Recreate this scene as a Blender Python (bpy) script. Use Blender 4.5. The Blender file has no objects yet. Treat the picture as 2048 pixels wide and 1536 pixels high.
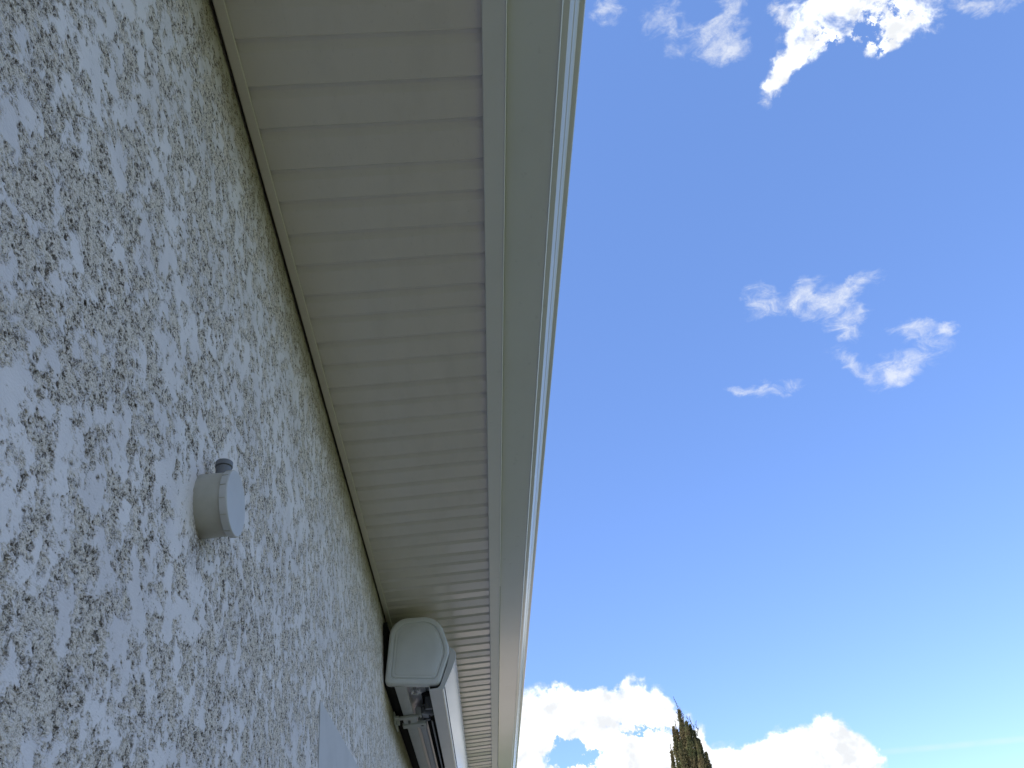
import bpy, bmesh, math, random
import numpy as np
from mathutils import Vector, Matrix, noise
R_ = math.radians
scene = bpy.context.scene
col = scene.collection

# ------------------------------------------------------------------ camera
CZ = 1.6                       # eye height
H = 1.55 + CZ                  # soffit height
XW = -0.372                    # wall plane
cam_d = bpy.data.cameras.new('camera')
cam_d.sensor_width = 36.0
cam_d.lens = 27.03
cam_d.clip_start = 0.02
cam_d.clip_end = 2000
cam = bpy.data.objects.new('camera', cam_d)
col.objects.link(cam)
Rm = ((0.9918173, -0.08745586, 0.09300495),
      (-0.0171527, 0.6306138, 0.77590722),
      (-0.12650784, -0.77115349, 0.62395357))   # columns: image right, image down, forward
cam.matrix_world = Matrix(((Rm[0][0], -Rm[0][1], -Rm[0][2], 0),
                           (Rm[1][0], -Rm[1][1], -Rm[1][2], 0),
                           (Rm[2][0], -Rm[2][1], -Rm[2][2], CZ),
                           (0, 0, 0, 1)))
scene.camera = cam

# ------------------------------------------------------------------ light
SUN_AZ, SUN_EL = 232.0, 47.0
SKY_K = 0.15
scene.view_settings.view_transform = 'Standard'
scene.view_settings.look = 'None'
scene.view_settings.gamma = 1.0
scene.view_settings.exposure = 0.92
scene.cycles.max_bounces = 10
scene.cycles.diffuse_bounces = 5

sd = bpy.data.lights.new('sun', 'SUN')
sd.energy = 4.0
sd.angle = R_(0.5)
sd.color = (1.0, 0.95, 0.87)
sun = bpy.data.objects.new('sun', sd)
col.objects.link(sun)
sv = Vector((math.sin(R_(SUN_AZ)) * math.cos(R_(SUN_EL)), math.cos(R_(SUN_AZ)) * math.cos(R_(SUN_EL)), math.sin(R_(SUN_EL))))
sun.rotation_euler = sv.to_track_quat('Z', 'Y').to_euler()
sun.location = (-10, -10, 20)


class NT:
    def __init__(s, tree):
        s.t = tree
    def n(s, kind, ins=None, **kw):
        k = s.t.nodes.new(kind)
        for a, b in kw.items():
            setattr(k, a, b)
        if ins:
            for i, v in ins.items():
                sock = k.inputs[i]
                if isinstance(v, bpy.types.NodeSocket):
                    s.t.links.new(v, sock)
                else:
                    sock.default_value = v
        return k
    def math(s, op, a, b=None, c=None, clamp=False):
        ins = {0: a}
        if b is not None: ins[1] = b
        if c is not None: ins[2] = c
        return s.n('ShaderNodeMath', ins, operation=op, use_clamp=clamp).outputs[0]
    def vmath(s, op, a, b=None):
        ins = {0: a}
        if b is not None: ins[1] = b
        return s.n('ShaderNodeVectorMath', ins, operation=op).outputs[0]
    def noise(s, vec, scale, detail=4, rough=0.5, dist=0.0, lac=2.0, color=False):
        k = s.n('ShaderNodeTexNoise', {'Vector': vec, 'Scale': scale, 'Detail': detail, 'Roughness': rough, 'Distortion': dist, 'Lacunarity': lac})
        return k.outputs['Color' if color else 'Fac']
    def ramp(s, v, a, b, lo=0.0, hi=1.0, smooth=True):
        return s.n('ShaderNodeMapRange', {0: v, 1: a, 2: b, 3: lo, 4: hi}, interpolation_type='SMOOTHSTEP' if smooth else 'LINEAR').outputs[0]
    def mix(s, f, a, b, blend='MIX'):
        k = s.n('ShaderNodeMix', data_type='RGBA', blend_type=blend)
        for i, v in ((0, f), (6, a), (7, b)):
            if isinstance(v, bpy.types.NodeSocket):
                s.t.links.new(v, k.inputs[i])
            elif i == 0:
                k.inputs[0].default_value = v
            else:
                k.inputs[i].default_value = (*v[:3], 1)
        return k.outputs[2]


# sky: physical sky with cumulus, wisps and a vapour trail, all by world direction
DENSE = [(3.238, 14.276, 2.372, 1.85, -7.6), (5.991, 14.844, 2.554, 1.875, -8.3), (8.074, 15.429, 2.047, 1.422, -8.9), (9.867, 13.792, 2.683, 1.853, -9.2), (12.296, 14.337, 2.005, 1.497, -10.0), (13.573, 13.178, 2.302, 1.226, -10.1), (15.014, 12.157, 1.132, 0.844, -10.3), (3.833, 12.359, 2.002, 1.795, -7.7), (10.503, 11.998, 2.636, 1.801, -9.2), (12.676, 10.452, 2.897, 1.756, -9.4), (8.078, 10.279, 1.631, 1.452, -8.5), (6.705, 11.067, 0.988, 0.882, -8.2), (16.222, 10.0, 2.356, 1.744, -10.1), (18.535, 10.025, 2.472, 1.743, -10.6), (20.668, 9.626, 2.416, 2.015, -10.9), (23.006, 9.892, 2.22, 1.73, -11.6), (24.195, 8.935, 1.734, 1.698, -11.5), (20.586, 7.653, 4.729, 2.222, -10.3), (11.082, 8.105, 9.49, 2.237, -8.7), (49.474, 53.704, 2.956, 1.997, -45.7), (51.43, 51.441, 2.591, 1.994, -47.0), (54.635, 49.991, 2.761, 2.086, -49.7), (52.206, 49.052, 1.27, 1.148, -47.0), (46.718, 52.91, 1.936, 1.435, -0.3), (44.173, 52.503, 1.569, 0.908, 24.8), (41.801, 51.93, 1.07, 1.05, -38.1)]
WISP = [(36.908, 57.176, 1.947, 1.366, -34.8), (40.367, 56.606, 1.431, 1.792, -37.8), (42.118, 57.536, 0.942, 0.876, -39.6), (35.142, 59.509, 1.301, 1.492, -33.5), (29.556, 61.689, 1.484, 0.895, -28.7), (40.5, 51.187, 0.636, 0.941, -36.7), (38.891, 55.536, 1.608, 0.763, -36.3), (30.859, 39.254, 1.541, 1.381, 37.0), (32.726, 38.425, 1.32, 1.044, -26.6), (34.09, 38.772, 1.142, 1.035, -27.8), (35.954, 37.011, 2.76, 2.007, -49.6), (38.144, 36.996, 1.847, 0.744, -8.4), (36.036, 34.654, 1.291, 1.16, 20.4), (35.078, 32.878, 1.992, 0.801, -56.3), (39.541, 31.726, 2.896, 1.76, 12.7), (37.663, 30.892, 1.829, 1.151, 0.1), (40.277, 33.196, 1.764, 0.66, -30.4), (42.194, 32.117, 0.624, 0.583, -31.3), (28.216, 33.32, 2.695, 0.708, -16.7), (26.131, 33.539, 0.857, 0.643, -20.6), (16.745, 11.693, 2.229, 0.748, -10.6), (13.749, 11.92, 0.975, 0.36, -9.9), (59.344, 46.471, 2.026, 0.669, -53.3)]

world = bpy.data.worlds.new('World')
scene.world = world
world.use_nodes = True
wt = world.node_tree
W = NT(wt)
bg = wt.nodes['Background']
sky = W.n('ShaderNodeTexSky', sky_type='NISHITA', sun_disc=False)
sky.sun_elevation = R_(SUN_EL)
sky.sun_rotation = R_(SUN_AZ)
sky.altitude = 200
sky.air_density = 0.85
sky.dust_density = 0.15
sky.ozone_density = 2.5
tc = W.n('ShaderNodeTexCoord')
dirv = W.vmath('NORMALIZE', tc.outputs['Generated'])
# domain warp for ragged cloud edges
w1 = W.noise(dirv, 9.0, 7, 0.62, color=True)
w1 = W.vmath('SUBTRACT', w1, (0.5, 0.5, 0.5))
sc = W.n('ShaderNodeVectorMath', {0: w1, 3: 0.075}, operation='SCALE').outputs[0]
wd = W.vmath('ADD', dirv, sc)
wd2 = W.vmath('ADD', dirv, W.n('ShaderNodeVectorMath', {0: W.vmath('SUBTRACT', W.noise(dirv, 16.0, 8, 0.7, color=True), (0.5, 0.5, 0.5)), 3: 0.17}, operation='SCALE').outputs[0])


def blobs(lst, vec, k_=1.38):
    acc = None
    for az, el, rx, ry, roll in lst:
        a, e = R_(az), R_(el)
        d = Vector((math.sin(a) * math.cos(e), math.cos(a) * math.cos(e), math.sin(e)))
        rt = d.cross(Vector((0, 0, 1))).normalized()
        up = rt.cross(d)
        c_, s_ = math.cos(R_(roll)), math.sin(R_(roll))
        ax = rt * c_ + up * s_
        ay = up * c_ - rt * s_
        M = Matrix((ax, ay, d)).transposed()
        if M.determinant() < 0:
            M = Matrix((ax, ay, -d)).transposed()
        mp = W.n('ShaderNodeMapping', {'Vector': vec, 'Location': d, 'Rotation': M.to_euler(),
                                       'Scale': (R_(rx) * k_, R_(ry) * k_, 0.4)}, vector_type='TEXTURE')
        g = W.n('ShaderNodeTexGradient', {'Vector': mp.outputs[0]}, gradient_type='SPHERICAL').outputs['Fac']
        acc = g if acc is None else W.math('ADD', acc, g)
    return acc


GAPS = [(7.6, 12.5, 1.5, 0.8, -8.45), (6.6, 11.6, 1.1, 0.8, -8.067), (11.882, 12.692, 2.474, 0.486, -9.591), (53.139, 49.632, 1.261, 0.623, -48.113), (50.216, 50.396, 1.161, 0.523, -45.508)]
dn = W.math('SUBTRACT', W.math('MINIMUM', blobs(DENSE, wd), 0.95), W.math('MULTIPLY', blobs(GAPS, wd2), 1.0))
ws = blobs(WISP, wd, 1.12)
fb = W.noise(dirv, 26.0, 8, 0.6, 0.3)
fb2 = W.noise(W.vmath('MULTIPLY', dirv, (1.0, 1.6, 2.2)), 30.0, 8, 0.66, 0.8)
sep = W.n('ShaderNodeSeparateXYZ', {0: dirv})
dd = W.math('MULTIPLY_ADD', W.math('SUBTRACT', fb, 0.5), W.ramp(sep.outputs[2], 0.3, 0.6, 1.8, 2.9), dn)
a1 = W.math('MULTIPLY', W.ramp(dd, 0.20, W.ramp(sep.outputs[2], 0.3, 0.6, 0.62, 0.90)), W.ramp(dn, 0.0, 0.22))
wwv = W.math('MULTIPLY_ADD', W.math('SUBTRACT', fb2, 0.5), 2.6, ws)
a2 = W.math('MULTIPLY', W.ramp(wwv, 0.12, 1.45), W.ramp(ws, 0.02, 0.2))
a2 = W.math('MULTIPLY', a2, W.ramp(W.noise(wd, 75.0, 5, 0.65, 0.5), 0.25, 0.75, 0.30, 0.80))
# far banks of cloud elsewhere round the horizon (they light the scene and show in reflections)
sep = W.n('ShaderNodeSeparateXYZ', {0: dirv})
fc = W.noise(W.vmath('MULTIPLY', dirv, (1.0, 1.0, 2.5)), 3.1, 8, 0.6, 0.2)
away = W.math('MULTIPLY', W.ramp(sep.outputs[1], 0.35, -0.05), W.ramp(sep.outputs[2], 0.0, 0.1))
a3 = W.math('MULTIPLY', W.ramp(fc, 0.48, 0.60), away)
# vapour trail: a thin band round a great circle
TN = (-0.03796927, 0.19618781, -0.97983094)
td = W.n('ShaderNodeVectorMath', {0: dirv, 1: TN}, operation='DOT_PRODUCT').outputs['Value']
tn = W.noise(dirv, 40.0, 4, 0.6)
tband = W.ramp(W.math('ABSOLUTE', td), 0.0045, 0.0005)
ts = W.ramp(sep.outputs[0], 0.405, 0.47)
a4 = W.math('MULTIPLY', W.math('MULTIPLY', tband, ts), W.math('MULTIPLY_ADD', tn, 0.32, 0.0))
alpha = W.math('MAXIMUM', W.math('MAXIMUM', a1, a2), W.math('MAXIMUM', a3, a4))
shade = W.ramp(W.noise(dirv, 34.0, 6, 0.55), 0.34, 0.62, 0.72, 1.15)
CLOUD = 4.5
# thin cloud is dimmer than thick sunlit cumulus
thick = W.ramp(W.math('MAXIMUM', a1, a3), 0.0, 0.7)
shade = W.math('ADD', W.math('MULTIPLY', shade, thick), W.math('MULTIPLY', W.math('SUBTRACT', 1.0, thick), 0.78))
cc = W.n('ShaderNodeCombineXYZ', {0: W.math('MULTIPLY', shade, CLOUD * 0.97), 1: W.math('MULTIPLY', shade, CLOUD), 2: W.math('MULTIPLY', shade, CLOUD * 1.04)})
SKY_TINT = (1.0, 1.02, 1.28)
skyc = W.mix(1.0, sky.outputs[0], SKY_TINT, 'MULTIPLY')
skyc = W.mix(0.45, skyc, (0.66, 1.36, 3.05))      # clear-air blue, flattens the pale horizon
wc = W.mix(alpha, skyc, cc.outputs[0])
wt.links.new(wc, bg.inputs[0])
bg.inputs[1].default_value = SKY_K


# ------------------------------------------------------------------ helpers
def tag(o, label=None, cat=None, group=None, kind=None):
    if label: o['label'] = label
    if cat: o['category'] = cat
    if group: o['group'] = group
    if kind: o['kind'] = kind
    return o


def empty(name, loc, label, cat):
    o = bpy.data.objects.new(name, None)
    o.empty_display_size = 0.2
    o.location = loc
    col.objects.link(o)
    return tag(o, label, cat)


def link(name, me, m, parent=None):
    o = bpy.data.objects.new(name, me)
    if m: me.materials.append(m)
    col.objects.link(o)
    if parent:
        o.parent = parent
        # an Empty root stands at its base; mesh parts sit at the world origin
        o.matrix_parent_inverse = Matrix.Translation(-parent.location)
    return o


def mesh(name, vs, fs, m, parent=None, smooth=False):
    me = bpy.data.meshes.new(name)
    me.from_pydata([tuple(v) for v in vs], [], fs)
    me.update()
    bm = bmesh.new(); bm.from_mesh(me)
    bmesh.ops.recalc_face_normals(bm, faces=bm.faces)
    bm.to_mesh(me); bm.free()
    if smooth:
        me.polygons.foreach_set('use_smooth', [True] * len(me.polygons))
    return link(name, me, m, parent)


class MB:
    """collects closed shapes into one mesh"""
    def __init__(s): s.v = []; s.f = []
    def add(s, vs, fs):
        o = len(s.v); s.v += [tuple(v) for v in vs]; s.f += [tuple(i + o for i in f) for f in fs]; return s
    def box(s, x0, x1, y0, y1, z0, z1):
        vs = [(x, y, z) for x in (x0, x1) for y in (y0, y1) for z in (z0, z1)]
        return s.add(vs, [(0, 1, 3, 2), (4, 6, 7, 5), (0, 4, 5, 1), (2, 3, 7, 6), (0, 2, 6, 4), (1, 5, 7, 3)])
    def prism_y(s, pts, y0, y1):
        n = len(pts)
        vs = [(x, y0, z) for x, z in pts] + [(x, y1, z) for x, z in pts]
        fs = [(i, (i + 1) % n, n + (i + 1) % n, n + i) for i in range(n)] + [tuple(range(n)), tuple(range(2 * n - 1, n - 1, -1))]
        return s.add(vs, fs)
    def rings(s, rings, cap0=True, cap1=True):
        n = len(rings[0]); vs = [p for r in rings for p in r]; fs = []
        for k in range(len(rings) - 1):
            for i in range(n):
                fs.append((k * n + i, k * n + (i + 1) % n, (k + 1) * n + (i + 1) % n, (k + 1) * n + i))
        if cap0: fs.append(tuple(range(n)))
        if cap1: fs.append(tuple(range((len(rings) - 1) * n, len(rings) * n)))
        return s.add(vs, fs)
    def tube(s, path, r, n=12, closed=False):
        path = [Vector(p) for p in path]; rings = []
        m = len(path)
        up = None
        for i, p in enumerate(path):
            if closed: t = (path[(i + 1) % m] - path[i - 1]).normalized()
            else: t = (path[min(i + 1, m - 1)] - path[max(i - 1, 0)]).normalized()
            if up is None:
                up = Vector((0, 0, 1)) if abs(t.z) < 0.9 else Vector((1, 0, 0))
            a = t.cross(up).normalized(); b = a.cross(t).normalized(); up = b
            rr = r[i] if isinstance(r, (list, tuple)) else r
            rings.append([p + a * math.cos(2 * math.pi * k / n) * rr + b * math.sin(2 * math.pi * k / n) * rr for k in range(n)])
        if closed: rings.append(rings[0]); return s.rings(rings, False, False)
        return s.rings(rings)
    def build(s, name, m, parent=None, smooth=False, bevel=0, seg=2, weld=False):
        o = mesh(name, s.v, s.f, m, parent, smooth)
        if bevel:
            b = o.modifiers.new('bevel', 'BEVEL'); b.width = bevel; b.segments = seg; b.limit_method = 'ANGLE'; b.angle_limit = R_(30)
        return o


def smooth_by_angle(o, ang=35):
    me = o.data
    bm = bmesh.new(); bm.from_mesh(me)
    for f in bm.faces: f.smooth = True
    for e in bm.edges:
        if len(e.link_faces) == 2 and e.calc_face_angle(0) > R_(ang): e.smooth = False
    bm.to_mesh(me); bm.free()
    return o


def rounded(pts, radii, seg=10):
    out = []
    n = len(pts)
    for i in range(n):
        p0, p, p1 = Vector(pts[i - 1]), Vector(pts[i]), Vector(pts[(i + 1) % n])
        d0 = (p0 - p).normalized(); d1 = (p1 - p).normalized()
        ang = d0.angle(d1); r = radii[i]
        if r <= 0: out.append(tuple(p)); continue
        t = r / math.tan(ang / 2)
        a = p + d0 * t; b = p + d1 * t
        c = p + (d0 + d1).normalized() * (r / math.sin(ang / 2))
        va, vb = a - c, b - c
        full = va.angle_signed(vb)
        for k in range(seg + 1):
            th = -full * k / seg
            cs, sn = math.cos(th), math.sin(th)
            out.append((c.x + va.x * cs - va.y * sn, c.y + va.x * sn + va.y * cs))
    return out


# ------------------------------------------------------------------ materials
def mat(name):
    m = bpy.data.materials.new(name); m.use_nodes = True
    N = NT(m.node_tree)
    return m, N, m.node_tree.nodes['Principled BSDF']


def setb(N, b, **kw):
    nm = dict(color='Base Color', rough='Roughness', metal='Metallic', spec='Specular IOR Level', normal='Normal', coat='Coat Weight', coatr='Coat Roughness')
    for k, v in kw.items():
        s = b.inputs[nm[k]]
        if isinstance(v, bpy.types.NodeSocket): N.t.links.new(v, s)
        elif k == 'color': s.default_value = (*v, 1)
        else: s.default_value = v


def painted(name, color, rough=0.35, dirt=0.12, scale=9.0, bump=0.0, spec=0.5, wav=0.0, stretch=(1, 1, 1), dirtcol=None):
    m, N, b = mat(name)
    co = N.n('ShaderNodeTexCoord').outputs['Object']
    cs = N.vmath('MULTIPLY', co, stretch)
    n1 = N.noise(cs, scale, 6, 0.6)
    n2 = N.noise(cs, scale * 14, 4, 0.6)
    f = N.math('MULTIPLY', N.ramp(n1, 0.4, 0.75), dirt)
    dc = dirtcol or tuple(c * 0.45 for c in color)
    c1 = N.mix(f, color, dc)
    c1 = N.mix(N.math('MULTIPLY', N.ramp(n2, 0.62, 0.72), dirt * 1.5, clamp=True), c1, dc)
    setb(N, b, color=c1, rough=N.math('MULTIPLY_ADD', n2, 0.12, rough - 0.06), spec=spec)
    if bump or wav:
        h = N.math('ADD', N.math('MULTIPLY', N.noise(co, 900, 2, 0.5), bump), N.math('MULTIPLY', N.noise(cs, 3.0, 2, 0.5), wav))
        bp = N.n('ShaderNodeBump', {'Height': h, 'Distance': 1.0, 'Strength': 1.0})
        setb(N, b, normal=bp.outputs[0])
    return m


M = {}
M['soffit'] = painted('soffit_pvc', (0.655, 0.605, 0.545), 0.22, 0.10, 5.0, bump=0.00002, stretch=(3, 1, 1))
M['trim'] = painted('trim_white', (0.68, 0.675, 0.64), 0.34, 0.08, 4.0)
M['gutter'] = painted('gutter_lacquer', (0.66, 0.67, 0.63), 0.17, 0.10, 3.0, wav=0.0012, stretch=(1, 0.6, 1))
M['awning'] = painted('awning_lacquer', (0.55, 0.54, 0.52), 0.33, 0.10, 12.0, bump=0.00003)
M['awning_gloss'] = painted('awning_gloss', (0.36, 0.37, 0.39), 0.16, 0.06, 6.0, wav=0.0006)
M['cap'] = painted('cap_plastic', (0.63, 0.635, 0.615), 0.42, 0.10, 14.0, bump=0.00004)
M['boxp'] = painted('box_plastic', (0.43, 0.405, 0.33), 0.45, 0.25, 30.0, bump=0.00004, dirtcol=(0.25, 0.24, 0.19))
M['cover'] = painted('cover_plastic', (0.53, 0.52, 0.485), 0.38, 0.10, 25.0)
M['rubber'] = painted('rubber_grey', (0.16, 0.165, 0.17), 0.6, 0.2, 40.0)
M['rail'] = painted('rail_grey', (0.50, 0.51, 0.515), 0.8, 0.15, 12.0, spec=0.15)
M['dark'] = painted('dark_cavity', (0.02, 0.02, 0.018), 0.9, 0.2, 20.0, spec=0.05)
M['fabric'] = painted('canvas_roll', (0.09, 0.09, 0.09), 0.9, 0.3, 30.0, bump=0.0002)
M['tile'] = painted('roof_tile', (0.35, 0.17, 0.10), 0.8, 0.5, 5.0)
M['bark'] = painted('bark', (0.13, 0.10, 0.075), 0.9, 0.5, 20.0)


def stucco():
    m, N, b = mat('scraped_render')
    co = N.n('ShaderNodeTexCoord').outputs['Object']
    sp = N.n('ShaderNodeSeparateXYZ', {0: co})
    # uneven trowelled islands over a rough pitted coat
    wv = N.vmath('SUBTRACT', N.noise(co, 45, 3, 0.6, color=True), (0.5, 0.5, 0.5))
    cw = N.vmath('ADD', co, N.n('ShaderNodeVectorMath', {0: wv, 3: 0.016}, operation='SCALE').outputs[0])
    big = N.noise(cw, 31, 6, 0.64)
    patchy = N.noise(co, 4.0, 3, 0.5)
    isl = N.math('ADD', big, N.math('MULTIPLY', N.math('SUBTRACT', patchy, 0.5), 0.22))
    isl = N.math('ADD', isl, N.ramp(sp.outputs[1], 1.0, 3.2, 0.0, -0.012))
    fine = N.noise(co, 210, 4, 0.65)
    isl = N.math('ADD', isl, N.math('MULTIPLY', N.math('SUBTRACT', fine, 0.5), 0.20))
    I = N.ramp(isl, 0.425, 0.560)
    grain = N.noise(co, 420, 4, 0.7)
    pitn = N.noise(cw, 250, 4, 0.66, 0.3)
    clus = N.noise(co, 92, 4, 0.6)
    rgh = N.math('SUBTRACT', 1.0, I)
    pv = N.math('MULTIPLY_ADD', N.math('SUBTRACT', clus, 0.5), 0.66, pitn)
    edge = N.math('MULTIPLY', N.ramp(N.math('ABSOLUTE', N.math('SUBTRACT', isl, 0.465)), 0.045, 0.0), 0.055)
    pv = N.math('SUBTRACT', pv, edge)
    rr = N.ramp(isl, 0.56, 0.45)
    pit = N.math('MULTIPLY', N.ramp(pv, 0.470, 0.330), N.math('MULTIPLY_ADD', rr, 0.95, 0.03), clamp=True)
    # colours: white top coat, beige-grey gritty coat, pits darkened to paint in their shade and dirt
    tone = N.noise(co, 7, 4, 0.6)
    cI = N.mix(N.ramp(tone, 0.35, 0.65), (0.65, 0.61, 0.58), (0.75, 0.705, 0.66))
    cR = N.mix(N.ramp(grain, 0.34, 0.60), (0.60, 0.53, 0.43), (0.80, 0.73, 0.63))
    c = N.mix(I, cR, cI)
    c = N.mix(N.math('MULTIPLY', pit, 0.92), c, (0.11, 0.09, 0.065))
    # rust-brown and algae stains
    st = N.math('MULTIPLY', N.ramp(N.noise(co, 11, 5, 0.6), 0.66, 0.74), rgh)
    c = N.mix(N.math('MULTIPLY', st, 0.22), c, (0.16, 0.085, 0.05))
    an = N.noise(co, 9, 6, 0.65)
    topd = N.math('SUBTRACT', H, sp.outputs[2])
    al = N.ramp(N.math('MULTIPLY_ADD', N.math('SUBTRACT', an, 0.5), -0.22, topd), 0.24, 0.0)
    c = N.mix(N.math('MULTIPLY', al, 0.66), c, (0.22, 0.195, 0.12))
    # streak below the junction box
    dy = N.math('ABSOLUTE', N.math('SUBTRACT', sp.outputs[1], N.math('MULTIPLY_ADD', N.noise(co, 18, 3, 0.6), 0.05, 1.0)))
    dz = N.ramp(sp.outputs[2], CZ + 0.50, CZ + 0.60)
    dz = N.math('MULTIPLY', dz, N.ramp(sp.outputs[2], CZ + 0.66, CZ + 0.62))
    sk = N.math('MULTIPLY', N.math('MULTIPLY', N.ramp(dy, 0.045, 0.006), dz), N.ramp(fine, 0.66, 0.4))
    c = N.mix(N.math('MULTIPLY', sk, 0.9), c, (0.12, 0.085, 0.045))
    # stained line below the awning fixing
    ad = N.math('ABSOLUTE', N.math('SUBTRACT', sp.outputs[2], N.math('MULTIPLY_ADD', N.noise(co, 3, 4, 0.6), 0.07, CZ + 1.13)))
    am = N.math('MULTIPLY', N.ramp(ad, 0.15, 0.02), N.ramp(sp.outputs[1], 3.6, 3.9))
    c = N.mix(N.math('MULTIPLY', am, 0.8), c, (0.17, 0.155, 0.085))
    # relief: islands stand about 2 mm proud of the pitted coat
    hR = N.math('MULTIPLY_ADD', N.math('SUBTRACT', pitn, 0.5), 0.0036, N.math('MULTIPLY', N.math('SUBTRACT', clus, 0.5), 0.0026))
    h = N.math('ADD', N.math('MULTIPLY', I, 0.0015), N.math('MULTIPLY', rgh, hR))
    h = N.math('SUBTRACT', h, N.math('MULTIPLY', pit, 0.0012))
    h = N.math('ADD', h, N.math('MULTIPLY', N.math('SUBTRACT', N.noise(co, 12, 3, 0.5), 0.5), 0.0016))
    fineh = N.math('ADD', h, N.math('MULTIPLY', grain, 0.0005))
    dp = N.n('ShaderNodeDisplacement', {'Height': fineh, 'Midlevel': 0.0024, 'Scale': 1.0})
    N.t.links.new(dp.outputs[0], N.t.nodes['Material Output'].inputs['Displacement'])
    m.displacement_method = 'BOTH'
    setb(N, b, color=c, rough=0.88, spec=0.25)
    return m


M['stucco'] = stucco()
M['smooth'] = painted('smooth_render', (0.53, 0.515, 0.495), 0.8, 0.15, 10.0, bump=0.0002, spec=0.3)

m, N, b = mat('terrace_slabs')
co = N.n('ShaderNodeTexCoord').outputs['Object']
br = N.n('ShaderNodeTexBrick', {'Vector': co, 'Color1': (0.23, 0.175, 0.12, 1), 'Color2': (0.265, 0.20, 0.14, 1), 'Mortar': (0.09, 0.08, 0.07, 1), 'Scale': 1.0, 'Mortar Size': 0.008, 'Brick Width': 0.5, 'Row Height': 0.5}, offset=0.0)
nz = N.noise(co, 3, 6, 0.6)
setb(N, b, color=N.mix(N.ramp(nz, 0.35, 0.75, 0, 0.4), br.outputs[0], (0.10, 0.09, 0.08)), rough=0.85)
M['slabs'] = m
m, N, b = mat('pale_gravel')
co = N.n('ShaderNodeTexCoord').outputs['Object']
setb(N, b, color=N.mix(N.ramp(N.noise(co, 1.2, 9, 0.75), 0.35, 0.65), (0.50, 0.41, 0.32), (0.74, 0.62, 0.50)), rough=0.9)
M['gravel'] = m
m, N, b = mat('lawn')
co = N.n('ShaderNodeTexCoord').outputs['Object']
nz = N.noise(co, 1.3, 8, 0.65)
setb(N, b, color=N.mix(N.ramp(nz, 0.35, 0.65), (0.055, 0.085, 0.025), (0.115, 0.14, 0.05)), rough=0.95, spec=0.2)
M['lawn'] = m
m, N, b = mat('cypress_leaf')
co = N.n('ShaderNodeTexCoord').outputs['Object']
nz = N.noise(co, 3.0, 5, 0.7)
nf = N.noise(co, 30.0, 3, 0.6)
c = N.mix(N.ramp(nz, 0.38, 0.62), (0.075, 0.085, 0.036), (0.145, 0.118, 0.060))
c = N.mix(N.ramp(nf, 0.6, 0.75, 0, 0.6), c, (0.22, 0.20, 0.10))
setb(N, b, color=c, rough=0.8, spec=0.2)
M['cypress'] = m

# ------------------------------------------------------------------ ground
g = mesh('ground', [(-400, -400, -0.02), (400, -400, -0.02), (400, 400, -0.02), (-400, 400, -0.02)], [(0, 1, 2, 3)], M['lawn'])
tag(g, kind='structure')
pth = mesh('path', [(-9.6, 9.3, -0.006), (7.0, 9.3, -0.006), (7.0, 18.6, -0.006), (-9.6, 18.6, -0.006)], [(0, 1, 2, 3)], M['gravel'])
tag(pth, kind='structure')
tb = MB().box(XW - 1.0, 3.0, -5.0, 9.3, -0.12, 0.0)
t = tb.build('terrace', M['slabs'])
tag(t, kind='structure')

# ------------------------------------------------------------------ house
YA, YB = -4.0, 9.0
house = empty('house', (XW, YA, 0), 'house wall in scraped white render under a boarded white eave with gutter', 'house')
wall = MB()
xb = XW - 9.0
rz = H + 0.25 + 4.68 * math.tan(R_(30))
wall.box(XW - 0.3, XW, YA, YB, 0, H + 0.05)
wall.box(xb, xb + 0.3, YA, YB, 0, H + 0.05)
for y in (YA, YB - 0.3):
    wall.box(xb + 0.3, XW - 0.3, y, y + 0.3, 0, H + 0.05)
    wall.prism_y([(xb, H + 0.055), (XW, H + 0.055), ((xb + XW) / 2, H + 0.055 + 4.5 * math.tan(R_(30)))], y + 0.01, y + 0.29)
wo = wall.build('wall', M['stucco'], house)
scene.cycles.feature_set = 'EXPERIMENTAL'
scene.cycles.dicing_rate = 1.0
scene.cycles.offscreen_dicing_scale = 16
ss = wo.modifiers.new('subdivision', 'SUBSURF')
ss.subdivision_type = 'SIMPLE'
ss.levels = 0
ss.render_levels = 2
wo.cycles.use_adaptive_subdivision = True

# smooth render surround and shutter of the window further along
sur = MB()
wy0, wy1, wz1 = 2.03, 4.7, CZ + 0.662
sur.box(XW - 0.004, XW + 0.0016, wy0, wy1, wz1 - 0.24, wz1)
sur.box(XW - 0.004, XW + 0.0016, wy0, wy0 + 0.24, 0.9, wz1 - 0.241)
sur.box(XW - 0.004, XW + 0.0016, wy1 - 0.24, wy1, 0.9, wz1 - 0.241)
sur.build('window_surround', M['smooth'], house, bevel=0.001)
sh = MB()
for k in range(24):
    z = 0.9 + k * 0.0465
    sh.prism_y([(XW - 0.001, z), (XW + 0.004, z + 0.004), (XW + 0.005, z + 0.04), (XW + 0.001, z + 0.045)], wy0 + 0.242, wy1 - 0.242)
sh.build('roller_shutter', M['trim'], house)

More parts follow.
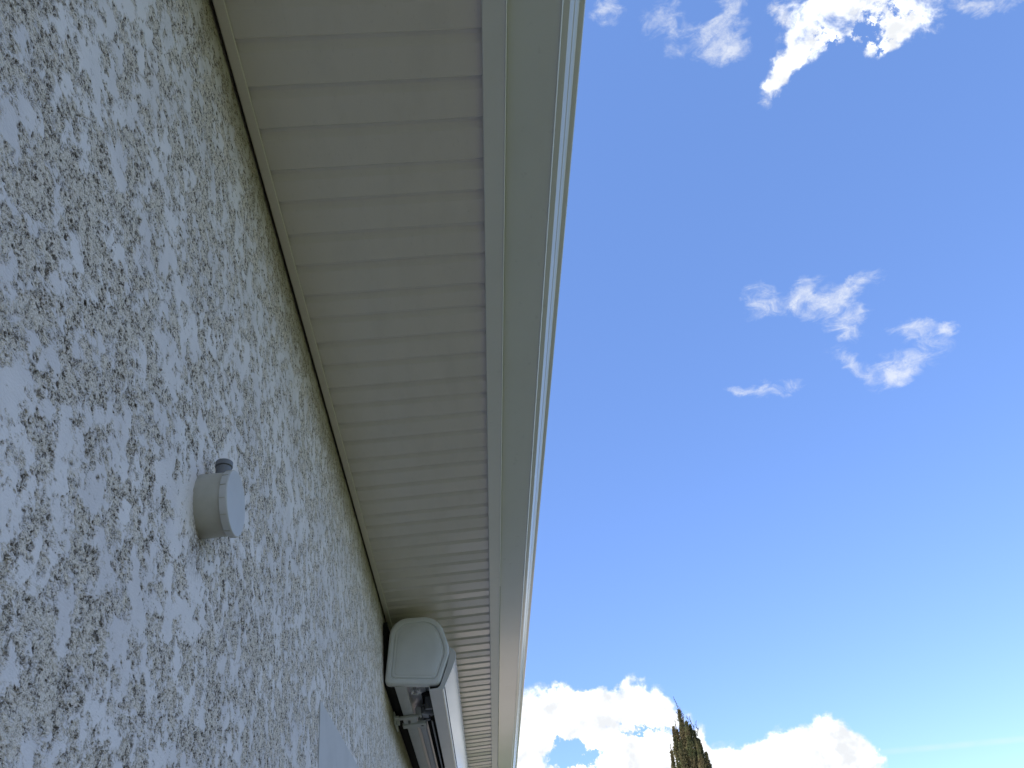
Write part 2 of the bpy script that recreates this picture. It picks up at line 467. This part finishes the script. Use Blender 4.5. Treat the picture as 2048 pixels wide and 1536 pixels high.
# soffit of grooved boards: profile along Y, extruded across X
grooves = []
y = 0.4909 * 1.55
k = 0
steps = [0.056, 0.066, 0.064, 0.0704]
y -= 4 * 16 * 0.0641 * 1.55
while y < YB - 0.1:
    grooves.append(y)
    y += steps[(k + 1) % 4] * 1.55
    k += 1
sx0, sx1 = XW + 0.012, 0.185
pts = [(YA, H)]
GW, GD = 0.030, 0.0075
for gi, gy in enumerate(grooves):
    if gy < YA + 0.05: continue
    dz = 0.0006 * ((gi * 7) % 5 - 2)          # boards never lie quite in one plane
    last = pts[-1]
    pts[-1] = (last[0], last[1])
    pts += [(gy - 0.0012, H + dz), (gy + 0.0012, H + 0.0016 + dz), (gy + 0.0055, H + GD), (gy + 0.0140, H + GD * 0.97),
            (gy + GW - 0.003, H + 0.0014), (gy + GW + 0.001, H)]
pts.append((YB + 0.3, H))
vs = [(sx0, a, b_) for a, b_ in pts] + [(sx1, a, b_) for a, b_ in pts]
n = len(pts)
fs = [(i, i + 1, n + i + 1, n + i) for i in range(n - 1)]
nb = len(vs)
vs += [(sx0, YA, H + 0.03), (sx0, YB + 0.3, H + 0.03), (sx1, YA, H + 0.03), (sx1, YB + 0.3, H + 0.03)]
fs += [(nb, nb + 1, nb + 3, nb + 2)]
mesh('soffit', vs, fs, M['soffit'], house)

# edge trims: a hemmed strip against the wall and one under the fascia
tw = MB()
tw.prism_y([(XW + 0.0065, H + 0.02), (XW + 0.0065, H - 0.0035), (XW + 0.0085, H - 0.005), (XW + 0.0270, H - 0.005), (XW + 0.0285, H - 0.0035), (XW + 0.0285, H - 0.0022), (XW + 0.0085, H - 0.0022), (XW + 0.0085, H + 0.02)], YA, YB + 0.3)
tw.build('wall_trim', M['soffit'], house)
fx0, fx1 = 0.1492 * 0.994, 0.1990
FZ = H - 0.010
FJ = 3.43
fascia_runs = ((YA - 0.02, FJ, fx1), (FJ + 0.001, YB + 0.32, fx1 - 0.0016))
for fy0, fy1, fx in fascia_runs:
    tf = MB()
    tf.prism_y([(fx0, FZ + 0.0075), (fx0, FZ + 0.001), (fx0 + 0.0012, FZ), (fx - 0.004, FZ), (fx - 0.003, FZ - 0.0018), (fx - 0.0018, FZ - 0.0018), (fx + 0.0004, FZ + 0.0010), (fx + 0.0004, FZ + 0.17), (fx - 0.003, FZ + 0.17), (fx - 0.003, FZ + 0.004), (fx0 + 0.002, FZ + 0.004), (fx0 + 0.002, FZ + 0.0075)], fy0, fy1)
    tf.build('fascia', M['trim'], house)

# gutter: flat glossy underside, then an ogee of slanted bands up to a rolled lip
GZ = H + 0.012


def gx(ratio, z): return ratio * (z - CZ)


prof = [(fx1 + 0.0034, GZ + 0.10), (fx1 + 0.0034, GZ + 0.001), (fx1 + 0.0044, GZ)]
prof += [(gx(0.2005, GZ), GZ), (gx(0.2008, GZ - 0.0020), GZ - 0.0020), (gx(0.2019, GZ - 0.0022), GZ - 0.0022), (gx(0.2034, GZ + 0.0004), GZ + 0.0004)]
for r_, z_ in ((0.2075, 0.0012), (0.2120, 0.0022), (0.2130, 0.0040), (0.2150, 0.0095), (0.2176, 0.0175), (0.2180, 0.0186), (0.2190, 0.0190), (0.2194, 0.0200), (0.2212, 0.0255), (0.2238, 0.0340), (0.2245, 0.0352), (0.2285, 0.0362), (0.2316, 0.0375), (0.2326, 0.041), (0.2328, 0.047)):
    prof.append((gx(r_, GZ + z_), GZ + z_))
xo = prof[-1][0]
prof += [(xo + 0.001, GZ + 0.056), (xo - 0.001, GZ + 0.063), (xo - 0.006, GZ + 0.065), (xo - 0.011, GZ + 0.061), (xo - 0.012, GZ + 0.055)]
inner = []
P = [Vector(p) for p in prof]
for i, p in enumerate(P):
    d = (P[min(i + 1, len(P) - 1)] - P[max(i - 1, 0)]).normalized()
    inner.append(p + Vector((-d.y, d.x)) * 0.0012)
n = len(P)
def gutter_run(y0, y1, grow=0.0):
    loop = []
    for i, p in enumerate(P):
        d = (P[min(i + 1, n - 1)] - P[max(i - 1, 0)]).normalized()
        q = p - Vector((-d.y, d.x)) * grow
        loop.append((q.x, q.y))
    loop += [(q.x, q.y) for q in reversed(inner)]
    vs = [(a, y0, c_) for a, c_ in loop] + [(a, y1, c_) for a, c_ in loop]
    L = len(loop)
    fs = [(i, (i + 1) % L, L + (i + 1) % L, L + i) for i in range(L)]
    for i in range(n - 1):
        fs.append((i, i + 1, L - 2 - i, L - 1 - i))
        fs.append((L + i, L + i + 1, 2 * L - 2 - i, 2 * L - 1 - i))
    return vs, fs


# long run as slices so the sheet can bow a little
gb = MB()
gb.add(*gutter_run(YA - 0.05, YB + 0.35))
go = gb.build('gutter', M['gutter'], house)
smooth_by_angle(go, 24)
gj = MB(); gj.add(*gutter_run(7.6, 7.72, 0.0022))
smooth_by_angle(gj.build('gutter_joint', M['gutter'], house), 24)

# roof
rf = MB()
for s_ in (1, -1):
    xm = (xb + XW) / 2
    half = 4.5
    e = half + 0.60
    tz = math.tan(R_(30))
    z_r = H + 0.16 + e * tz
    z_e = z_r - e * tz
    rf.prism_y([(xm, z_r), (xm + s_ * e, z_e), (xm + s_ * e, z_e + 0.08), (xm, z_r + 0.09)], YA - 0.1, YB + 0.3)
rf.build('roof', M['tile'], house)
ev = MB()
ev.box(XW - 0.25, fx1 - 0.004, YA, YB + 0.3, H + 0.055, H + 0.075)
ev.build('eave_deck', M['dark'], house)

# ------------------------------------------------------------------ junction box
BY, BZ, BR = 1.0315, CZ + 0.6444, 0.0490
jb = empty('junction_box', (XW, BY, BZ), 'round grey plastic junction box with a flat cover fixed to the scraped wall', 'junction box')


def disc_ring(x, r, n=72, fn=None):
    return [(x, BY + (r * (fn(2 * math.pi * k / n) if fn else 1)) * math.cos(2 * math.pi * k / n), BZ + (r * (fn(2 * math.pi * k / n) if fn else 1)) * math.sin(2 * math.pi * k / n)) for k in range(n)]


bb = MB()
bb.rings([disc_ring(XW - 0.004, BR * 0.99), disc_ring(XW + 0.001, BR), disc_ring(XW + 0.0345, BR * 0.985), disc_ring(XW + 0.036, BR * 0.97), disc_ring(XW + 0.040, BR * 0.96)])
smooth_by_angle(bb.build('box_body', M['boxp'], jb), 40)
cv = MB()
cv.rings([disc_ring(XW + 0.0365, BR * 1.0), disc_ring(XW + 0.0368, BR * 1.02), disc_ring(XW + 0.046, BR * 1.035), disc_ring(XW + 0.0475, BR * 1.03), disc_ring(XW + 0.0483, BR * 1.012)])
cvo = smooth_by_angle(cv.build('cover', M['cover'], jb), 40)
# little ribs in the cover's rim
for a in (100, 128, 152, 176, 200, 228, 262, 300, 340, 20, 60):
    th = R_(a)
    c_, s_ = math.cos(th), math.sin(th)
    r0, r1 = BR * 1.015, BR * 1.043
    q = 0.0005
    vs = []
    for x in (XW + 0.037, XW + 0.0455):
        for rr in (r0, r1 if x < XW + 0.04 else r1 + 0.0002):
            for t_ in (-q, q):
                vs.append((x, BY + rr * c_ - t_ * s_, BZ + rr * s_ + t_ * c_))
    MB().add(vs, [(0, 1, 3, 2), (4, 6, 7, 5), (0, 4, 5, 1), (2, 3, 7, 6), (0, 2, 6, 4), (1, 5, 7, 3)]).build('rib', M['boxp'], cvo)
# cable entry on the upper side, tilted slightly towards the camera
gx0 = XW + 0.023
ang = R_(91)
dr = Vector((0.0, math.cos(ang), math.sin(ang)))
def gl_path(a, b_): return [Vector((gx0, BY, BZ)) + dr * a, Vector((gx0, BY, BZ)) + dr * b_]
def lathe_along(rs):
    mb = MB(); path = []; rad = []
    for d_, r_ in rs: path.append(Vector((gx0, BY, BZ)) + dr * d_); rad.append(r_)
    return mb.tube(path, rad, 32)
gl = smooth_by_angle(lathe_along([(0.040, 0.0115), (0.066, 0.0115), (0.0665, 0.0108)]).build('cable_gland', M['rubber'], jb), 40)
smooth_by_angle(lathe_along([(0.0672, 0.0125), (0.0677, 0.0132), (0.0755, 0.0132), (0.0765, 0.0122), (0.0766, 0.0060), (0.073, 0.0055)]).build('collar', M['rubber'], gl), 40)

# ------------------------------------------------------------------ awning
AY0, AY1 = 3.55, 8.4
aw = empty('folding_awning', (-0.21, AY0, CZ + 1.2), 'closed grey cassette awning with rounded end cap mounted high under the eave', 'awning')
# D-shaped section of the cassette
DP = [(-0.3665, 1.192), (-0.3290, 1.4925), (-0.1050, 1.4860), (-0.0600, 1.3100), (-0.1220, 1.1600)]
DR = [0.022, 0.085, 0.105, 0.11, 0.030]
D = rounded(DP, DR, 12)
cx = sum(p[0] for p in D) / len(D); cy = sum(p[1] for p in D) / len(D)


def dring(inset, y):
    out = []
    for x, z in D:
        v = Vector((x - cx, z - cy)); L = v.length
        k_ = 1 - inset / 0.155
        out.append((cx + v.x * k_, y, CZ + cy + v.y * k_))
    return out


ec = MB()
ec.rings([dring(0.004, AY0 + 0.045), dring(0.0, AY0 + 0.040), dring(0.0, AY0 + 0.012), dring(0.0015, AY0 + 0.0065), dring(0.005, AY0 + 0.002), dring(0.010, AY0),
          dring(0.0235, AY0 + 0.001), dring(0.0255, AY0 + 0.0055), dring(0.0275, AY0 + 0.0065), dring(0.0295, AY0 + 0.0045), dring(0.0310, AY0 + 0.0015), dring(0.0350, AY0 + 0.0012)])
eco = smooth_by_angle(ec.build('end_cap', M['cap'], aw), 50)
ip = MB()
ip.rings([dring(0.0352, AY0 + 0.0015), dring(0.0362, AY0 + 0.0062), dring(0.0385, AY0 + 0.0062), dring(0.0405, AY0 + 0.0012), dring(0.0440, AY0 - 0.0002), dring(0.075, AY0 - 0.0006)], cap0=False)
smooth_by_angle(ip.build('inset_panel', M['cap'], eco), 50)
# the cassette's shell behind the cap: back, top and front, open below
sp_ = []
for i, (x, z) in enumerate(D):
    v = Vector((x - cx, z - cy)); sp_.append((cx + v.x * 0.965, cy + v.y * 0.965))
ordr = sorted(range(len(sp_)), key=lambda i: -math.atan2(sp_[i][1] - cy, sp_[i][0] - cx))
# walk clockwise from back bottom over the top to the front
path = [p for p in sp_ if True]
ib = min(range(len(path)), key=lambda i: (path[i][0] + 0.36) ** 2 + (path[i][1] - 1.23) ** 2)
seq = path[ib:] + path[:ib]
if seq[len(seq) // 3][1] < cy: seq = [seq[0]] + seq[:0:-1]
seq = [p for p in seq if p[1] > 1.20 or p[0] < -0.30]
cut = [p for p in seq if p[1] > 1.325 or p[0] < -0.338]
outer = cut
innr = [(cx + (x - cx) * 0.955, cy + (z - cy) * 0.955) for x, z in cut]
loop = outer + innr[::-1]
sm = MB()
L = len(loop); no = len(outer)
vs = [(x, AY0 + 0.046, CZ + z) for x, z in loop] + [(x, AY1, CZ + z) for x, z in loop]
fs = [(i, (i + 1) % L, L + (i + 1) % L, L + i) for i in range(L)]
for i in range(no - 1):
    fs.append((i, i + 1, L - 2 - i, L - 1 - i)); fs.append((L + i, L + i + 1, 2 * L - 2 - i, 2 * L - 1 - i))
sm.add(vs, fs)
smooth_by_angle(sm.build('cassette_shell', M['awning'], aw), 40)
rl = MB()
rl.tube([(-0.205, AY0 + 0.05, CZ + 1.375), (-0.205, AY1 - 0.02, CZ + 1.375)], 0.072, 40)
smooth_by_angle(rl.build('canvas_roll', M['fabric'], aw), 40)
bp_ = MB(); bp_.box(XW + 0.0015, -0.352, AY0 + 0.05, AY1, CZ + 1.200, CZ + 1.50); bp_.box(-0.3521, -0.3235, AY0 + 0.06, AY1, CZ + 1.192, CZ + 1.230); bp_.box(-0.326, -0.170, 3.93, AY1, CZ + 1.250, CZ + 1.257)  # black filler boxes, added for the shade behind the rail and in the cassette
bp_.build('gap_shade', M['dark'], aw)

# front bar: end plate, underside with a lip, and a curved glossy face
fp = [(-0.0640, 1.3300), (-0.0440, 1.3150), (-0.0360, 1.3010), (-0.0358, 1.2870), (-0.0430, 1.2620), (-0.0590, 1.2262), (-0.0775, 1.1912), (-0.0985, 1.1520), (-0.1035, 1.1430), (-0.1090, 1.1405), (-0.1690, 1.1450), (-0.1690, 1.1490), (-0.1300, 1.1500), (-0.1185, 1.1590), (-0.1060, 1.1880), (-0.0900, 1.2250), (-0.0720, 1.2720), (-0.0610, 1.3090)]
fb_ = MB()
AYF = AY0 + 0.012
fb_.prism_y([(x, CZ + z) for x, z in fp], AYF, AYF + 0.006)
fbo = fb_.build('front_bar', M['awning'], aw, bevel=0.0012)
face = [(-0.0365, 1.3020), (-0.0362, 1.2870), (-0.0400, 1.2705), (-0.0450, 1.2570), (-0.0590, 1.2262), (-0.0775, 1.1912), (-0.0960, 1.1560)]
fo = [Vector(p) + Vector((-0.0012, 0.0008)) for p in face]
bi = [Vector(p) + Vector((-0.012, 0.006)) for p in face]
lp = [(p.x, CZ + p.y) for p in fo] + [(p.x, CZ + p.y) for p in reversed(bi)]
ff = MB(); ff.prism_y(lp, AYF + 0.0062, AY1)
smooth_by_angle(ff.build('front_face', M['awning_gloss'], fbo), 12)
ub = MB()
ub.prism_y([(-0.1690, CZ + 1.1455), (-0.1120, CZ + 1.1412), (-0.1105, CZ + 1.1395), (-0.1050, CZ + 1.1420), (-0.1010, CZ + 1.1500), (-0.1030, CZ + 1.1520), (-0.1080, CZ + 1.1460), (-0.1130, CZ + 1.1445), (-0.1660, CZ + 1.1490), (-0.1660, CZ + 1.2600), (-0.1690, CZ + 1.2600)], AYF + 0.0062, AY1)
ub.build('underside', M['awning'], fbo)
cvt = MB(); cvt.prism_y([(-0.165, CZ + 1.152), (-0.108, CZ + 1.150), (-0.10, CZ + 1.162), (-0.06, CZ + 1.26), (-0.165, CZ + 1.262)], AYF + 0.02, AY1 - 0.01)
cvt.build('bar_core', M['dark'], fbo)

# mounting rail running along the back
ra = MB()
ra.prism_y(rounded([(-0.3240, CZ + 1.180), (-0.2720, CZ + 1.180), (-0.2720, CZ + 1.187), (-0.3240, CZ + 1.187)][::-1], [0.003] * 4, 3), AY0 + 0.03, AY1)
smooth_by_angle(ra.build('mounting_rail', M['rail'], aw), 40)
# folded arm tube beside the rail
arm = MB()
arm.prism_y(rounded([(-0.2630, CZ + 1.200), (-0.2300, CZ + 1.200), (-0.2290, CZ + 1.216), (-0.2610, CZ + 1.216)][::-1], [0.006] * 4, 5), 4.27, AY1 - 0.2)
armo = smooth_by_angle(arm.build('folding_arm', M['rail'], aw), 50)
ac = MB()
ac.prism_y(rounded([(-0.2660, CZ + 1.190), (-0.2240, CZ + 1.190), (-0.2220, CZ + 1.248), (-0.2660, CZ + 1.248)][::-1], [0.006] * 4, 4), 4.215, 4.30)
aco = smooth_by_angle(ac.build('arm_end', M['rail'], armo), 50)
arm2 = MB()
arm2.tube([(-0.2000, 4.35, CZ + 1.235), (-0.2000, AY1 - 0.2, CZ + 1.235)], 0.0045, 10)
arm2.build('tension_rod', M['awning'], aw, smooth=True)
inn = MB(); inn.prism_y([(-0.219, CZ + 1.262), (-0.170, CZ + 1.262), (-0.170, CZ + 1.30), (-0.219, CZ + 1.30)], AY0 + 0.30, AY1)
inn.build('inner_rail', M['rubber'], aw)

# wall bracket clamping the rail
wb = MB()
wb.box(-0.345, -0.250, 4.005, 4.035, CZ + 1.166, CZ + 1.178)
wb.box(-0.330, -0.262, 4.036, 4.115, CZ + 1.169, CZ + 1.177)
wb.box(-0.338, -0.222, 4.116, 4.165, CZ + 1.160, CZ + 1.178)
wb.box(-0.3705, -0.346, 3.995, 4.050, CZ + 1.168, CZ + 1.180)
wb.box(-0.3715, -0.3640, 3.990, 4.170, CZ + 1.150, CZ + 1.235)
wb.box(-0.363, -0.346, 4.045, 4.060, CZ + 1.150, CZ + 1.185)
wb.box(-0.262, -0.236, 4.010, 4.050, CZ + 1.170, CZ + 1.215)
wb.box(-0.236, -0.205, 4.060, 4.150, CZ + 1.195, CZ + 1.240)
wbo = wb.build('wall_bracket', M['rail'], aw, bevel=0.0022, seg=3)
for yy, xx in ((4.070, -0.300), (4.140, -0.240), (4.030, -0.248)):
    bl = MB(); bl.tube([(xx, yy, CZ + 1.156), (xx, yy, CZ + 1.175)], [0.0065, 0.0065], 6)
    bl.build('bolt', M['rubber'], wbo)
# arm shoulder castings inside the gap
js = MB()
js.tube([(-0.232, 4.02, CZ + 1.20), (-0.200, 4.06, CZ + 1.205), (-0.180, 4.12, CZ + 1.21)], [0.016, 0.020, 0.014], 14)
js.tube([(-0.195, 3.99, CZ + 1.19), (-0.195, 3.99, CZ + 1.25)], [0.018, 0.018], 18)
js.tube([(-0.215, 4.17, CZ + 1.19), (-0.215, 4.17, CZ + 1.25)], [0.017, 0.017], 18)
js.box(-0.252, -0.190, 4.10, 4.20, CZ + 1.215, CZ + 1.232)
js.build('arm_shoulder', M['rubber'], aw, bevel=0.002)

# crank gear with its hanging eye
ge = MB()
pl = rounded([(-0.262, 3.640), (-0.226, 3.640), (-0.214, 3.790), (-0.267, 3.790)], [0.010, 0.010, 0.012, 0.012], 6)
ge.add([(x, y_, CZ + 1.214) for x, y_ in pl] + [(x, y_, CZ + 1.205) for x, y_ in pl], [tuple(range(len(pl))), tuple(range(2 * len(pl) - 1, len(pl) - 1, -1))] + [(i, (i + 1) % len(pl), len(pl) + (i + 1) % len(pl), len(pl) + i) for i in range(len(pl))])
geo = ge.build('crank_gear', M['trim'], aw, bevel=0.002)
ey = MB()
ce = Vector((-0.2415, 3.725, CZ + 1.196))
ey.tube([ce + Vector((0.0165 * math.cos(t_), 0.034 * math.sin(t_), 0)) for t_ in [2 * math.pi * k / 28 for k in range(28)]], 0.0038, 10, closed=True)
ey.build('crank_eye', M['cap'], geo, smooth=True)
sh_ = MB(); sh_.tube([(-0.2415, 3.60, CZ + 1.201), (-0.2415, 3.71, CZ + 1.199), (-0.2415, 3.735, CZ + 1.197)], [0.008, 0.0075, 0.006], 14)
sh_.build('shaft', M['rubber'], geo, smooth=True)

# ------------------------------------------------------------------ cypress
rng = random.Random(5)
TX, TY = 5.80, 22.0
tree = empty('cypress_tree', (TX, TY, 0), 'tall narrow cypress with a thin spiky tip against the white cloud', 'tree')
TIP = CZ + 0.2684 * 22.0 + 0.13
tk = MB()
tk.tube([(TX, TY, -0.05), (TX + 0.02, TY, 1.5), (TX - 0.02, TY, 3.5), (TX, TY, 5.6), (TX - 0.02, TY, TIP - 0.25)], [0.16, 0.13, 0.09, 0.035, 0.006], 10)
tk.build('trunk', M['bark'], tree, smooth=True)
# upright plumes: (dx, dy, base z, tip z, max radius)
plumes = [(0.02, 0, 2.5, TIP - 0.62, 0.36), (0.12, 0.05, 1.5, TIP - 1.0, 0.50), (0.0, 0, 4.2, TIP - 0.36, 0.17), (0.22, -0.1, 3.2, TIP - 0.80, 0.30), (0.42, 0.0, 2.8, TIP - 1.15, 0.30), (-0.24, -0.06, 3.4, TIP - 0.78, 0.24), (0.33, 0.02, 3.2, TIP - 0.93, 0.24), (0.10, -0.2, 3.4, TIP - 0.72, 0.24), (-0.10, 0.22, 3.5, TIP - 0.80, 0.24),
          (-0.36, 0.05, 2.6, TIP - 1.35, 0.22), (0.55, 0.0, 2.4, TIP - 1.5, 0.26), (0.30, -0.3, 2.4, TIP - 1.30, 0.26), (-0.18, -0.3, 2.2, TIP - 1.25, 0.26), (0.3, 0.3, 2.4, TIP - 1.5, 0.25), (-0.3, 0.3, 2.2, TIP - 1.6, 0.25),
          (-0.55, 0.0, 1.2, TIP - 2.3, 0.3), (0.72, 0.0, 1.0, TIP - 2.5, 0.32), (0.45, -0.5, 1.0, TIP - 2.4, 0.32), (-0.4, -0.45, 1.0, TIP - 2.5, 0.32), (0.45, 0.5, 1.0, TIP - 2.5, 0.32), (-0.35, 0.5, 1.0, TIP - 2.6, 0.32), (0.1, -0.55, 0.6, TIP - 2.2, 0.32),
          (-0.65, -0.2, 0.3, 3.4, 0.35), (0.8, -0.2, 0.3, 3.5, 0.35), (0.1, 0.7, 0.3, 3.6, 0.35), (0.15, -0.75, 0.3, 3.5, 0.35)]
V = []; F = []
LEAN = 0.10


def spray(p, d, L, w):
    """a flattened leafy spray: two crossed slim kite blades with side shoots"""
    a = d.cross(Vector((rng.uniform(-1, 1), rng.uniform(-1, 1), 0.1))).normalized()
    for s_ in range(2):
        o = len(V)
        V.extend([p - a * w * 0.3, p + d * L * 0.55 - a * w, p + d * L, p + d * L * 0.45 + a * w])
        F.append((o, o + 1, o + 2, o + 3))
        a = d.cross(a).normalized()


for pi, (dx, dy, z0, z1, rm) in enumerate(plumes):
    hgt = z1 - z0
    top = z1 > TIP - 1.7
    cnt = 4200 if top else 1800
    lumps = [(rng.uniform(0, 6.28), rng.uniform(0.1, 0.95), rng.uniform(0.04, 0.10)) for _ in range(26)]
    for _ in range(cnt):
        u = rng.random() ** 0.85
        z = z0 + hgt * u
        env = rm * min(1.0, (1 - u) * 2.0 + 0.05) ** 0.75 * min(1, u * 3 + 0.35)
        env *= 0.78 + 0.45 * noise.noise(Vector((pi * 3.1, z * 3.2, 0)))
        th = rng.uniform(0, 2 * math.pi)
        r = env * math.sqrt(rng.uniform(0.18, 1.0))
        env2 = 0.75 + 0.55 * noise.noise(Vector((math.cos(th) * 1.5 + pi, math.sin(th) * 1.5, z * 4.5)))
        r *= env2
        p = Vector((TX + dx + r * math.cos(th) - 0.03 * u, TY + dy + r * math.sin(th), z))
        out = Vector((math.cos(th), math.sin(th), 0))
        p.x += LEAN * (z - TIP)
        d = (Vector((LEAN, 0, 1.0)) + out * rng.uniform(-0.1, 0.7) + Vector((rng.uniform(-.45, .45), rng.uniform(-.45, .45), 0))).normalized()
        spray(p, d, rng.uniform(0.04, 0.10) * (0.8 if top else 1.3), rng.uniform(0.009, 0.017) * (0.9 if top else 1.6))


# bare leading shoots with short side needles
def leader(x, y_, z0, L, lean, n=34, w=0.010):
    x += LEAN * (z0 - TIP) + 0.02
    prev = Vector((x, y_, z0))
    for k in range(n):
        u = k / n
        p = Vector((x + lean * L * u + 0.015 * math.sin(u * 9 + x * 7), y_, z0 + L * u))
        d = (p - prev).normalized() if k else Vector((0, 0, 1))
        spray(prev, Vector((lean, 0, 1)).normalized(), L / n * 1.8, w * (1 - 0.6 * u))
        if rng.random() < 0.75:
            sd_ = Vector((rng.choice((-1, 1)) * rng.uniform(0.3, 0.8), rng.uniform(-.4, .4), 1)).normalized()
            spray(p, sd_, rng.uniform(0.05, 0.15) * (1.1 - u), 0.008)
        prev = p


leader(TX - 0.0, TY, TIP - 0.75, 0.80, -0.06, 46, 0.014)
leader(TX + 0.03, TY, TIP - 0.72, 0.38, 0.12, 24, 0.012)
leader(TX - 0.07, TY, TIP - 0.70, 0.34, -0.05, 24, 0.012)
leader(TX - 0.22, TY - 0.05, TIP - 0.95, 0.36, 0.1, 20)
leader(TX + 0.30, TY, TIP - 1.05, 0.55, -0.05, 26)
leader(TX + 0.36, TY, TIP - 1.05, 0.40, 0.14, 20)
leader(TX + 0.10, TY - 0.1, TIP - 0.85, 0.35, 0.2, 20)
leader(TX - 0.38, TY, TIP - 1.5, 0.38, -0.05, 20)
me = bpy.data.meshes.new('crown')
me.from_pydata([tuple(v) for v in V], [], F)
me.update()
link('crown', me, M['cypress'], tree)
